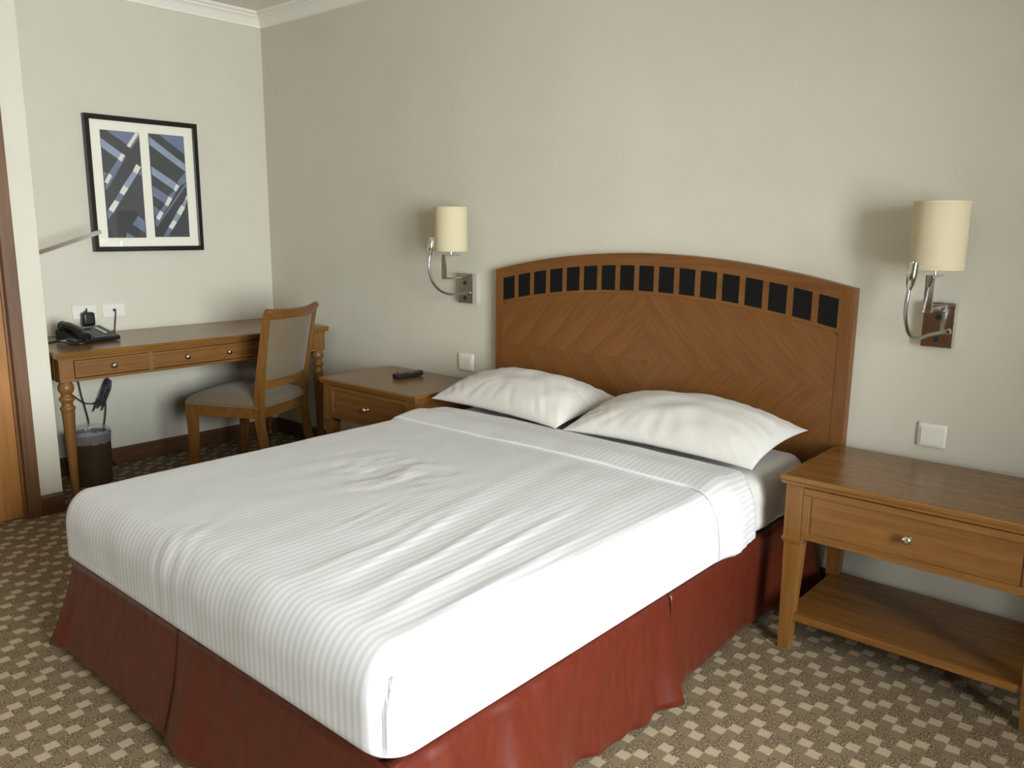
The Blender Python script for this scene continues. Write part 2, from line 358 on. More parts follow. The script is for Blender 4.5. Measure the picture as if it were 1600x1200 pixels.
skirt_panel((XL, YP + 0.004), (XL, YH), (-1, 0), [(0, -0.03, 0, 0), (1, -0.03, 0, 0)], [(0.003, 1.7, 0.9)], 6.0, nu=40)

# ---------------------------------------------------------------- mattress, top sheet, fold, pillows
RH, RT_, RB = 0.078, 0.105, 0.030            # horizontal, top and bottom rounding
def rbox_pt(p, lo, hi, R, yopen):
    k = R / 0.08; rh, rt, rb = RH * k, RT_ * k, RB * k
    q = Vector((min(max(p.x, lo[0] + rh), hi[0] - rh), (max(p.y, lo[1] + rh) if yopen else min(max(p.y, lo[1] + rh), hi[1] - rh)), min(max(p.z, lo[2] + rb), hi[2] - rt)))
    d = p - q; rz = rt if d.z > 0 else rb
    e = Vector((d.x / rh, d.y / rh, d.z / rz))
    e = e.normalized() if e.length > 1e-9 else Vector((0, 0, 1))
    n = Vector((e.x / rh, e.y / rh, e.z / rz)).normalized()
    return q + Vector((e.x * rh, e.y * rh, e.z * rz)), n
def rbox(bm, lo, hi, R, step, disp, yopen=False, head=True, bottom=False):
    uvl = bm.loops.layers.uv.new('UVMap')
    def lins(a, b): n = max(2, round((b - a) / step)); return [a + (b - a) * i / n for i in range(n + 1)]
    X, Y, Z = lins(lo[0], hi[0]), lins(lo[1], hi[1]), lins(lo[2], hi[2])
    cache = {}
    def vert(x, y, z):
        k = (round(x, 5), round(y, 5), round(z, 5))
        if k not in cache:
            p, n = rbox_pt(Vector((x, y, z)), lo, hi, R, yopen)
            cache[k] = bm.verts.new(p + disp(p, n))
        return cache[k]
    def face(pts, uvs):
        try: f = bm.faces.new([vert(*p) for p in pts])
        except ValueError: return
        for l, u in zip(f.loops, uvs): l[uvl].uv = u
    for a, b in zip(X, X[1:]):
        for c, d in zip(Y, Y[1:]): face([(a, c, hi[2]), (b, c, hi[2]), (b, d, hi[2]), (a, d, hi[2])], [(a, c), (b, c), (b, d), (a, d)])
        for c, d in zip(Z, Z[1:]):
            face([(a, lo[1], c), (b, lo[1], c), (b, lo[1], d), (a, lo[1], d)], [(a, c), (b, c), (b, d), (a, d)])
            if head: face([(a, hi[1], c), (b, hi[1], c), (b, hi[1], d), (a, hi[1], d)], [(a, c), (b, c), (b, d), (a, d)])
        if bottom:
            for c, d in zip(Y, Y[1:]): face([(a, c, lo[2]), (b, c, lo[2]), (b, d, lo[2]), (a, d, lo[2])], [(a, c), (b, c), (b, d), (a, d)])
    for c, d in zip(Y, Y[1:]):
        for e, f in zip(Z, Z[1:]):
            for x, s in ((lo[0], -1), (hi[0], 1)):
                ue, uf = x + s * (hi[2] - e), x + s * (hi[2] - f)
                face([(x, c, e), (x, d, e), (x, d, f), (x, c, f)], [(ue, c), (ue, d), (uf, d), (uf, c)])
    return bm
def fitted_disp(p, n):
    side = 1 - abs(n.z)
    w = 0.006 * nz(p.x * 9, p.y * 9, p.z * 14) + 0.004 * nz(p.x * 26, p.y * 26, p.z * 30)
    return n * (w * (0.35 + 0.8 * side))
matt = obj('mattress', rbox(nb(), (2.074, -2.058, 0.345), (3.558, -0.055, 0.546), 0.07, 0.02, fitted_disp, bottom=True), PLAIN, None, 180)
tag(matt, 'thick mattress in a plain white fitted sheet on the skirted bed base', 'mattress')

def sheet_disp(p, n):
    up = max(n.z, 0.0); d = Vector((0, 0, 0))
    x, y = p.x, p.y
    w = 0.006 * nz(x * 2.1, y * 1.7, 1.3)                                   # slow swell of the bedding
    # long soft drapes pulled towards the window-side foot corner
    m = ss(2.75, 3.25, x) * (1 - ss(3.50, 3.62, x)) * (1 - ss(-0.95, -0.75, y)) * ss(-2.06, -1.90, y)
    s = (x - 3.568) * 0.96 + (y + 2.07) * 0.20 + 0.05 * nz(x * 1.5, y * 1.5, 3.3)
    w += m * (0.0026 * nz(s * 13, y * 1.0, 5.0) + 0.0030 * (1 - 2 * abs(nz(s * 20, y * 1.6, 8.0))) * ss(-0.1, 0.3, nz(x * 2.5, y * 2.0, 12.0)))
    # rumpled patch in the middle
    r = math.hypot((x - 2.66) / 0.34, (y + 1.32) / 0.30); mm = max(0.0, 1 - r) ** 1.2
    w += mm * (0.012 * nz(x * 9 + 2, y * 7, 2.2) + 0.008 * nz(x * 22, y * 15, 6.1))
    # small gathers along the foot edge
    f = ss(-1.86, -2.0, y) * (1 - ss(0.3, 0.0, n.z) * 0.55)
    g = max(0.0, nz(x * 3.1, 0.7, 4.4) + 0.25)
    w += f * (max(0.0, nz(x * 5.1, 0.2, 9.4)) * 1.6) * 0.0045 * nz(x * 30 + 10 * y, y * 9 + p.z * 8, 7.0)
    w += 0.0015 * nz(x * 9, y * 8, p.z * 9)
    # hanging sides
    if n.x > 0.3: w += 0.004 * nz(y * 6, p.z * 4, 2.0)
    # overlapped corner fold on the window-side foot corner
    if x > 3.40 and y < -1.70:
        a = math.atan2(n.x, -n.y); low = ss(0.8, 0.45, n.z); a -= 0.35 * (n.z - 0.2)
        w += 0.008 * ss(0.72, 0.80, a) * low * ss(-1.72, -2.0, y)
        w -= 0.004 * math.exp(-((a - 0.70) / 0.07) ** 2) * low
    # long pulled creases that run towards the foot corner
    if n.z > 0.3:
        for x0, k, ya, yb, am, sg in ((3.500, -0.06, -2.06, -1.20, 0.0045, 0.012), (3.430, -0.13, -2.05, -1.10, 0.0055, 0.010), (3.345, -0.17, -2.00, -1.25, 0.0045, 0.009), (3.255, -0.22, -1.95, -1.38, 0.0040, 0.010), (3.160, -0.10, -2.00, -1.62, 0.0035, 0.008), (3.050, -0.24, -1.80, -1.45, 0.0030, 0.009)):
            if ya < y < yb:
                xc = x0 + k * (y + 2.07) + 0.02 * nz(y * 2.3, x0 * 3, 1.0)
                w += am * math.exp(-((x - xc) / sg) ** 2) * math.sin(PI * (y - ya) / (yb - ya))
    w *= 1 - ss(-0.05, -0.5, n.z)
    d += n * w
    d.z += 0.010 * up * math.cos((x - 2.818) / 0.75 * PI / 2) * (1 - ss(-0.5, -0.3, y)) + 0.0
    return d
sheet = obj('top_sheet', rbox(nb(), (2.048, -2.090, 0.341), (3.580, -0.66, 0.562), 0.08, 0.0115, sheet_disp, yopen=True, head=False), SHEET, None, 180)
tag(sheet, 'white satin stripe top sheet tucked tightly around the mattress', 'sheet')
# folded-back band of the sheet
def fold_band():
    bm = nb(); uvl = bm.loops.layers.uv.new('UVMap')
    lo, hi, R = (2.048, -3, 0.341), (3.580, 3, 0.562), 0.08
    sec = []; n = 150                                  # path across the bed: left side up, over, right side down
    tot = 2 * (hi[2] - lo[2]) + hi[0] - lo[0]
    for i in range(n + 1):
        s = tot * i / n; h = hi[2] - lo[2]
        if s < h: sec.append((lo[0], lo[2] + s))
        elif s < h + hi[0] - lo[0]: sec.append((lo[0] + s - h, hi[2]))
        else: sec.append((hi[0], hi[2] - (s - h - hi[0] + lo[0])))
    prof = [(0.003, -0.002), (0.0, 0.001), (-0.0015, 0.004), (-0.0005, 0.007), (0.003, 0.009), (0.010, 0.0105), (0.03, 0.014), (0.06, 0.020), (0.09, 0.025), (0.12, 0.026), (0.15, 0.021), (0.18, 0.015), (0.21, 0.014), (0.235, 0.012), (0.255, 0.011), (0.268, 0.009), (0.272, 0.005), (0.268, 0.0)]
    rows = []
    for k, (dy, o) in enumerate(prof):
        row = []
        for i, (x, z) in enumerate(sec):
            p, nn = rbox_pt(Vector((x, 0, z)), lo, hi, R, True)
            side = max(0.0, nn.x)
            drop = max(0.0, 0.5 - (p.z - 0.34)) if nn.x > 0.5 else 0
            y0 = -0.790 - 0.030 * ss(3.45, 3.57, p.x) + 0.018 * ss(0.2, 1, side) * ss(0.50, 0.36, p.z) + 0.006 * nz(p.x * 3, p.z * 3, 1.1)
            ln = 1.0 + 0.10 * nz(p.x * 2.2, p.z * 4, 6.6) - 0.12 * ss(0.2, 1, side)
            oo = o * (1 - ss(-0.05, -0.5, nn.z)); base = sheet_disp(Vector((p.x, y0 + dy, p.z)), nn)
            w = oo + 0.0035 * nz(p.x * 6, dy * 10, 3.1) * (oo > 0.006) + (0.006 * nz(p.z * 30, dy * 14, 9.0) + 0.006 * abs(math.sin(dy * 60 + p.z * 6))) * ss(0.3, 0.9, side) * (oo > 0.006)
            row.append((bm.verts.new(p + Vector((0, y0 + dy * ln, 0)) + base + nn * w), tot * i / n + lo[0] - 0.222, dy))
        rows.append(row)
    for a, b in zip(rows, rows[1:]):
        for i in range(n):
            q = (a[i], a[i + 1], b[i + 1], b[i]); f = bm.faces.new([v[0] for v in q])
            for l, v in zip(f.loops, q): l[uvl].uv = (0.0 if b[0][2] < 0.009 else v[1], v[2])
    o = obj('turned_back_band', bm, SHEET, sheet, 180); return o
fold_band()

def pillow(name, label, c, w, dpt, th, rz, tilt, roll, seed):
    bm = nb(); NU, NV = 84, 60; uvl = bm.loops.layers.uv.new('UVMap')
    def hgt(u, v): return (max(0.0, 1 - abs(u) ** 2.4) ** 0.58) * (max(0.0, 1 - abs(v) ** 2.2) ** 0.55)
    def pt(u, v, s):
        # outline: edges bow inwards, corners run out to points
        x = u * w / 2 * (1 - 0.045 * (1 - v * v)); y = v * dpt / 2 * (1 - 0.07 * (1 - u * u))
        h = hgt(u, v)
        wr = 0.010 * nz(u * 3.2, v * 2.6, seed) * h
        cu = max(abs(u), abs(v))
        rad = math.atan2(v, u)
        edge = ss(0.45, 0.85, cu) * (1 - ss(0.93, 1.0, cu))
        wr += edge * 0.006 * nz(math.cos(rad) * 9, math.sin(rad) * 9, seed + 2 + cu)
        diag = abs(abs(u) - abs(v)) < 2
        wr += 0.005 * nz((u + v * 0.55) * 11, (v - u * 0.5) * 2.4, seed + 5) * ss(0.15, 0.75, abs(u)) * min(1, h * 2)
        z = s * (th / 2 * h * (1.10 if s > 0 else 0.38) + (wr if s > 0 else wr * 0.3)) - 0.012 * (u * u * v * v)
        return Vector((x, y, z))
    M = Matrix.Translation(c) @ Matrix.Rotation(rz, 4, 'Z') @ Matrix.Rotation(tilt, 4, 'X') @ Matrix.Rotation(roll, 4, 'Y')
    def g(i, n): t = -1 + 2 * i / n; return math.copysign(1 - (1 - abs(t)) ** 1.5, t)
    T = {}
    for s in (1, -1):
        for i in range(NU + 1):
            for j in range(NV + 1):
                rim = i in (0, NU) or j in (0, NV)
                if s == -1 and rim: T[(s, i, j)] = T[(1, i, j)]; continue
                T[(s, i, j)] = bm.verts.new(pt(g(i, NU), g(j, NV), s))
        for i in range(NU):
            for j in range(NV):
                q = [(s, i, j), (s, i + 1, j), (s, i + 1, j + 1), (s, i, j + 1)]
                if s < 0: q.reverse()
                f = bm.faces.new([T[k] for k in q])
                for l, k in zip(f.loops, q): l[uvl].uv = (k[1] / NU * w, k[2] / NV * dpt)
    o = obj(name, bm, PLAIN, None, 180); o.matrix_world = M
    return tag(o, label, 'pillow', 'white pillows on the bed')
pillow('pillow', 'white cotton pillow partly covered by the other pillow', (2.382, -0.294, 0.615), 0.755, 0.44, 0.21, math.radians(-4), math.radians(5), math.radians(0), 11.0)
pillow('pillow', 'white cotton pillow lying over the corner of the other pillow', (3.156, -0.300, 0.617), 0.775, 0.46, 0.21, math.radians(0), math.radians(6), math.radians(0), 23.0)

# ---------------------------------------------------------------- headboard
HX0, HX1, HZS, HZP = 1.981, 3.658, 1.146, 1.244
HXC = (HX0 + HX1) / 2; HW = (HX1 - HX0) / 2
def arch(x): return HZP - (HZP - HZS) * ((x - HXC) / HW) ** 2
head = thing('headboard', 'arched honey wood headboard with a row of black square inlays', 'headboard', (HXC, -0.02, 0.25))
def hb(u, v): return (u - HXC, v - 0.25)
ox, oz = HXC, 0.25
def archpoly(x0, x1, zbot, dz, n=40): return [(x0 - ox, zbot - oz), (x1 - ox, zbot - oz)] + [(x1 + (x0 - x1) * k / n - ox, arch(x1 + (x0 - x1) * k / n) - dz - oz) for k in range(n + 1)]
obj('back_panel', prism(nb(), archpoly(HX0, HX1, 0.25, 0.0), 'Y', 0.019, -0.019), HEADWZ, head)
def band(x0, x1, d0, d1, n=40):
    return [(x0 + (x1 - x0) * k / n - ox, arch(x0 + (x1 - x0) * k / n) - d1 - oz) for k in range(n + 1)] + [(x1 + (x0 - x1) * k / n - ox, arch(x1 + (x0 - x1) * k / n) - d0 - oz) for k in range(n + 1)]
ST = 0.046
obj('arched_rail', prism(nb(), band(HX0 + ST, HX1 - ST, 0.0, 0.168), 'Y', -0.018, -0.0250), HEADW, head)
for a, b in ((HX0, HX0 + ST), (HX1 - ST, HX1)):
    obj('stile', prism(nb(), archpoly(a, b, 0.25, 0.0, 8), 'Y', -0.018, -0.0252), HEADWZ, head)
for k in range(17):
    xc = 2.066 + k * (3.570 - 2.066) / 16; n = 6; a, b = xc - 0.0345, xc + 0.0345
    obj('inlay', prism(nb(), band(a, b, 0.050, 0.154, n), 'Y', -0.024, -0.0258), INK, head)
def clip(poly, nx, ny, c):                 # keep nx*x+ny*y <= c
    out = []
    for i, p in enumerate(poly):
        q = poly[(i + 1) % len(poly)]; dp, dq = nx * p[0] + ny * p[1] - c, nx * q[0] + ny * q[1] - c
        if dp <= 0: out.append(p)
        if (dp < 0 < dq) or (dq < 0 < dp): t = dp / (dp - dq); out.append((p[0] + (q[0] - p[0]) * t, p[1] + (q[1] - p[1]) * t))
    return out
region = [(HX0 + ST + 0.001, 0.26), (HX1 - ST - 0.001, 0.26)] + [(HX1 - ST - 0.001 + (HX0 - HX1 + 2 * ST + 0.002) * k / 30, arch(HX1 - ST - 0.001 + (HX0 - HX1 + 2 * ST + 0.002) * k / 30) - 0.1685) for k in range(31)]
CZ = 0.80; WV = 0.098; r2 = math.sqrt(0.5)
vc = 0
for qx, qz in ((1, 1), (-1, 1), (-1, -1), (1, -1)):
    quad = clip(clip(region, -qx, 0, -qx * HXC), 0, -qz, -qz * CZ)
    for k in range(12):
        a, b = k * WV, (k + 1) * WV - 0.00025
        nx, ny = qx * r2, qz * r2; c0 = nx * HXC + ny * CZ
        p = clip(clip(quad, -nx, -ny, -(c0 + a)), nx, ny, c0 + b)
        if len(p) < 3: continue
        ar = abs(sum(p[i][0] * p[(i + 1) % len(p)][1] - p[(i + 1) % len(p)][0] * p[i][1] for i in range(len(p)))) / 2
        if ar < 2e-4: continue
        vc += 1
        cx_, cz_ = sum(q[0] for q in p) / len(p), sum(q[1] for q in p) / len(p)
        o = obj('veneer_strip', prism(nb(), [(u - cx_, v - cz_) for u, v in p], 'Y', 0.0, -0.0052 - 0.0001 * (vc % 3)), VEN_N if qx * qz < 0 else VEN_P, head)
        o.location = (cx_ - ox, -0.0185, cz_ - oz)

# ---------------------------------------------------------------- nightstands
def panel_front(name, x0, x1, z0, z1, y, parent, axis='X', knobs=(), wm=None, px=0.028, fx=None):
    """drawer front in the local xz plane at y (facing -y): slab, raised frame moulding, field groove, knobs"""
    wm = wm or WOOD['X']
    P = (lambda a: a) if fx is None else fx
    def bx6(a, b, c, d, e, f, **k):
        p, q = P((a, b, c)), P((d, e, f)); return B(min(p[0], q[0]), min(p[1], q[1]), min(p[2], q[2]), max(p[0], q[0]), max(p[1], q[1]), max(p[2], q[2]), **k)
    d = obj(name, bx6(x0, y, z0, x1, y + 0.018, z1), wm, parent)
    m = px
    obj('groove', bx6(x0 + m - 0.004, y - 0.0012, z0 + m - 0.004, x1 - m + 0.004, y + 0.001, z1 - m + 0.004), GROOVE, d)
    obj('field', bx6(x0 + m, y - 0.003, z0 + m, x1 - m, y + 0.001, z1 - m, bev=0.0012), wm, d)
    for (a, b, c, e) in ((x0, x1, z0, z0 + m - 0.005), (x0, x1, z1 - m + 0.005, z1), (x0, x0 + m - 0.005, z0 + m - 0.005, z1 - m + 0.005), (x1 - m + 0.005, x1, z0 + m - 0.005, z1 - m + 0.005)):
        obj('edge_moulding', bx6(a, y - 0.006, c, b, y + 0.001, e, bev=0.002), wm, d)
    for kx in knobs:
        p = P((kx, y - 0.003, (z0 + z1) / 2)); q = P((kx, y - 1.0, 0)); r = P((kx, y, 0))
        ax = 'Y' if abs(q[1] - r[1]) > 0.5 else 'X'; s = (q[1] - r[1]) if ax == 'Y' else (q[0] - r[0])
        prof = [(0.0075, 0), (0.0055, 0.003), (0.0050, 0.010), (0.0085, 0.013), (0.0125, 0.017), (0.0135, 0.021), (0.0115, 0.0255), (0.006, 0.028), (0.001, 0.0285)]
        k_ = obj('knob', lathe(nb(), [(rr, s * hh) for rr, hh in prof], p, ax, 20), KNOB, d, 50)
    return d
def nightstand(x0, w, depth, label):
    t = thing('nightstand', label, 'nightstand', (x0 + w / 2, -0.047 - depth / 2, 0), 0, 'matching nightstands beside the bed')
    a, b = w / 2, depth / 2; zt = 0.590
    bm = nb(); prof = [(-0.012, zt - 0.030), (-0.004, zt - 0.028), (-0.003, zt - 0.020), (0.0, zt - 0.014), (0.0, zt - 0.006), (-0.003, zt - 0.001), (-0.008, zt)]
    loft(bm, [[(sx * (a + o), sy * (b + o), z) for sx, sy in ((-1, -1), (1, -1), (1, 1), (-1, 1))] for o, z in prof])
    obj('table_top', bm, WOODTOP['X'], t)
    lw = 0.056; li = 0.016
    for sx in (-1, 1):
        for sy in (-1, 1):
            cx, cy = sx * (a - li - lw / 2), sy * (b - li - lw / 2)
            lg = obj('leg', loft(nb(), [sq(cx, cy, lw, zt - 0.03), sq(cx, cy, lw, 0.385)]), WOOD['Z'], t)
            obj('collar', loft(nb(), [sq(cx, cy, w_, z) for w_, z in ((lw, 0.386), (lw + 0.008, 0.383), (lw + 0.008, 0.377), (lw + 0.003, 0.374), (lw + 0.003, 0.370), (lw - 0.003, 0.367))]), WOOD['X'], lg)
            c2x, c2y = cx - sx * 0.002, cy - sy * 0.002
            obj('tapered_foot', loft(nb(), [sq(c2x, c2y, 0.054, 0.3675), sq(c2x + sx * 0.006, c2y + sy * 0.006, 0.036, 0.0)]), WOOD['Z'], lg)
    xi = a - li - lw
    panel_front('drawer', -xi, xi, 0.388, 0.556, -b + li + 0.004, t, knobs=(0.0,))
    obj('back_panel', B(-xi, b - li - 0.03, 0.386, xi, b - li - 0.012, 0.562), WOOD['X'], t)
    for s in (-1, 1):
        xa = s * (a - li - 0.010); obj('side_panel', B(min(xa, xa - s * 0.018), -b + li + lw, 0.386, max(xa, xa - s * 0.018), b - li - lw, 0.562), WOOD['Y'], t)
    obj('drawer_box', B(-xi + 0.01, -b + li + 0.022, 0.392, xi - 0.01, b - li - 0.031, 0.540), WOOD['X'], t)
    obj('shelf', B(-a + li + 0.018, -b + li + 0.012, 0.103, a - li - 0.018, b - li - 0.012, 0.127, bev=0.002), WOODTOP['X'], t)
    return t
nightstand(1.214, 0.722, 0.485, 'honey wood nightstand with a remote control on top')
nightstand(3.641, 0.768, 0.485, 'honey wood nightstand with an empty top and open lower shelf')

# remote control on the nightstand
rc = thing('remote_control', 'slim black remote control lying on the nightstand', 'remote', (1.545, -0.225, 0.590), math.radians(-8))
bm = nb()
rings = []
SY, SZ = 0.84, 1.35
for yy, ww, hh, zz in ((-0.096, 0.036, 0.013, 0.001), (-0.092, 0.045, 0.018, 0.0), (-0.05, 0.046, 0.020, 0.0), (0.0, 0.042, 0.018, 0.0), (0.05, 0.043, 0.017, 0.001), (0.090, 0.044, 0.019, 0.004), (0.096, 0.036, 0.016, 0.006)):
    yy *= SY; hh *= SZ; ww *= 1.06
    rings.append([(-ww / 2, yy, zz + 0.004), (-ww / 2 + 0.006, yy, zz), (ww / 2 - 0.006, yy, zz), (ww / 2, yy, zz + 0.004), (ww / 2, yy, zz + hh - 0.005), (ww / 2 - 0.006, yy, zz + hh), (-ww / 2 + 0.006, yy, zz + hh), (-ww / 2, yy, zz + hh - 0.005)])
obj('remote_body', loft(bm, rings), BLACK, rc, 50)
for r_ in range(8):
    for c_ in range(3):
        y_ = (-0.075 + r_ * 0.019) * SY; zt_ = (0.0185 if r_ < 3 else 0.0170) * SZ
        obj('button', B(-0.015 + c_ * 0.012, y_, zt_ - 0.004, -0.007 + c_ * 0.012, y_ + 0.011, zt_ + 0.0035, bev=0.001), GREYKEY if (r_ + c_) % 4 else BLACK, rc)

# ---------------------------------------------------------------- wall sconces
def sconce(xc, goose, label):
    t = thing('wall_sconce', label, 'wall lamp', (xc, 0, 0.97), 0, 'sconces flanking the headboard')
    Z0 = 0.97
    pl = obj('back_plate', B(-0.048, -0.034, 0.0, 0.048, 0.0, 0.147, bev=0.002), CHROME, t)
    for zz in (0.026, 0.100): obj('push_button', lathe(nb(), [(0.010, -0.032), (0.010, -0.038), (0.0085, -0.0395), (0.001, -0.0395)], (0.0, 0, zz), 'Y', 16), BLACK, pl, 40)
    bm = nb(); w = 0.013
    box(bm, -w, -0.184, 0.124, w, -0.033, 0.132, bev=0.001); obj('lower_arm', bm, CHROME, t)
    obj('upright_bar', B(-w, -0.184, 0.1325, w, -0.174, 0.241, bev=0.001), CHROME, t)
    obj('upper_arm', B(-w, -0.1735, 0.233, w, -0.080, 0.241, bev=0.001), CHROME, t)
    obj('stem', lathe(nb(), [(0.0055, 0.2405), (0.0055, 0.30)], (0, -0.132, 0), seg=14), CHROME, t, 40)
    obj('pivot_block', B(-0.022, -0.046, 0.118, 0.022, -0.033, 0.140, bev=0.002), CHROME, pl)
    bm = nb(); R0, R1 = 0.081, 0.0795; a, b = 0.257, 0.466
    lathe(bm, [(R0, a), (R1, b), (R1 - 0.002, b), (R0 - 0.002, a), (R0, a)], (0, -0.132, 0), seg=48, cap=False)
    bmesh.ops.remove_doubles(bm, verts=bm.verts, dist=1e-5)
    sh = obj('lamp_shade', bm, SHADE, t, 40)
    for zz in (a, b - 0.008):
        bm = nb(); rr = R0 if zz == a else R1 + 0.0002
        lathe(bm, [(rr + 0.0002, zz - 0.0005), (rr + 0.0012, zz), (rr + 0.0012, zz + 0.008), (rr + 0.0002, zz + 0.0085)], (0, -0.132, 0), seg=48, cap=False); obj('shade_hem', bm, SHADE, sh, 40)
    bm = nb(); tube(bm, [(-R1 + 0.003, -0.132, 0.30), (R1 - 0.003, -0.132, 0.30)], 0.002, smooth=0); tube(bm, [(0, -0.132 - R1 + 0.003, 0.30), (0, -0.132 + R1 - 0.003, 0.30)], 0.002, smooth=0)
    obj('shade_spider', bm, STEEL, sh)
    obj('bulb', lathe(nb(), [(0.010, 0.298), (0.013, 0.32), (0.013, 0.34), (0.024, 0.365), (0.028, 0.385), (0.022, 0.408), (0.008, 0.418), (0.001, 0.419)], (0, -0.132, 0), seg=18), WHITEP, t, 50)
    path = [(p[0], p[1], p[2] - Z0) for p in goose]
    gn = obj('gooseneck', tube(nb(), path, 0.0058, 12, 10), STEEL, t, 60)
    obj('neck_ferrule', lathe(nb(), [(0.010, -0.033), (0.010, -0.040), (0.0075, -0.046)], (path[0][0], 0, path[0][2]), 'Y', 16), CHROME, gn, 50)
    e, f = Vector(path[-1]), Vector(path[-2]); dirn = (e - f).normalized()
    bm = nb(); prof = [(0.0065, -0.004), (0.009, 0.004), (0.0135, 0.022), (0.0155, 0.042), (0.0150, 0.060), (0.0135, 0.078), (0.0130, 0.080), (0.0115, 0.080), (0.011, 0.070)]
    lathe(bm, prof, seg=22); rot = Vector((0, 0, 1)).rotation_difference(dirn).to_matrix().to_4x4()
    bmesh.ops.transform(bm, matrix=Matrix.Translation(e) @ rot, verts=bm.verts); obj('reading_lamp_head', bm, CHROME, t, 40)
    return t
sconce(1.765, [(0.030, -0.034, 1.021), (0.012, -0.09, 1.020), (0.0, -0.145, 1.020), (-0.004, -0.205, 1.042), (-0.006, -0.250, 1.085), (-0.006, -0.272, 1.145), (-0.006, -0.272, 1.180), (-0.004, -0.268, 1.212)], 'chrome wall sconce with cream drum shade above the nightstand holding the remote')
sconce(3.926, [(0.034, -0.034, 1.024), (0.016, -0.06, 1.022), (-0.004, -0.110, 1.018), (-0.020, -0.180, 1.012), (-0.032, -0.230, 1.030), (-0.036, -0.268, 1.080), (-0.034, -0.282, 1.130), (-0.030, -0.282, 1.172)], 'chrome wall sconce with cream drum shade above the empty nightstand')

# ---------------------------------------------------------------- wall switches
def wall_switch(x0, x1, z0, z1, rockers, label):
    t = thing('wall_switch', label, 'light switch', ((x0 + x1) / 2, 0, z0)); w, h = x1 - x0, z1 - z0
    pl = obj('switch_plate', B(-w / 2, -0.010, 0, w / 2, 0, h, bev=0.007, seg=3), WHITEP, t, 35)
    m = 0.011
    obj('recess', B(-w / 2 + m, -0.0108, m - 0.001, w / 2 - m, -0.006, h - m), GAP, t)
    n = rockers; ww = (w - 2 * m - 0.004 - 0.0025 * (n - 1)) / n
    for k in range(n):
        xa = -w / 2 + m + 0.002 + k * (ww + 0.0025)
        bm = nb(); za, zb = m + 0.001, h - m - (0.014 if n == 2 else 0.006)
        loft(bm, [[(xa, -0.008, za), (xa + ww, -0.008, za), (xa + ww, -0.008, zb), (xa, -0.008, zb)], [(xa, -0.0125, za), (xa + ww, -0.0125, za), (xa + ww, -0.0155, zb), (xa, -0.0155, zb)]]); obj('rocker', bm, WHITEP, t)
    if n == 2: obj('top_bar', B(-w / 2 + m + 0.012, -0.012, h - m - 0.011, w / 2 - m - 0.012, -0.008, h - m - 0.003, bev=0.001), WHITEP, t)
    return t
wall_switch(1.688, 1.796, 0.619, 0.710, 2, 'white wall switch with two rockers above the nightstand holding the remote')
wall_switch(3.892, 3.984, 0.627, 0.709, 1, 'white wall switch with one wide rocker above the empty nightstand')

# ---------------------------------------------------------------- desk
DYA, DYB, DXF, DZT = -1.556, -0.043, 0.645, 0.758
desk = thing('writing_desk', 'honey wood writing desk with turned legs and three drawers', 'desk', (0.32, -0.80, 0))
def dk(p): return (p[0] - 0.32, p[1] + 0.80, p[2])
dx0, dx1, dy0, dy1 = 0.004 - 0.32, DXF - 0.32, DYA + 0.80, DYB + 0.80
bm = nb()
loft(bm, [[(dx0, dy0 - o, z), (dx1 + o, dy0 - o, z), (dx1 + o, dy1 + o, z), (dx0, dy1 + o, z)] for o, z in ((-0.012, DZT - 0.030), (-0.003, DZT - 0.027), (-0.002, DZT - 0.018), (0.0, DZT - 0.012), (0.0, DZT - 0.005), (-0.004, DZT))])
obj('table_top', bm, WOODTOP['Y'], desk)
obj('cornice_strip', B(dx0, dy0 + 0.016, DZT - 0.036, dx1 - 0.016, dy1 - 0.016, DZT - 0.0295), GROOVE, desk)
AF = DXF - 0.020 - 0.32          # apron front x
AZ0, AZ1 = 0.616, DZT - 0.036
def fx(p): return (-p[1], p[0], p[2])          # local front: (x along wall, y out) -> desk local
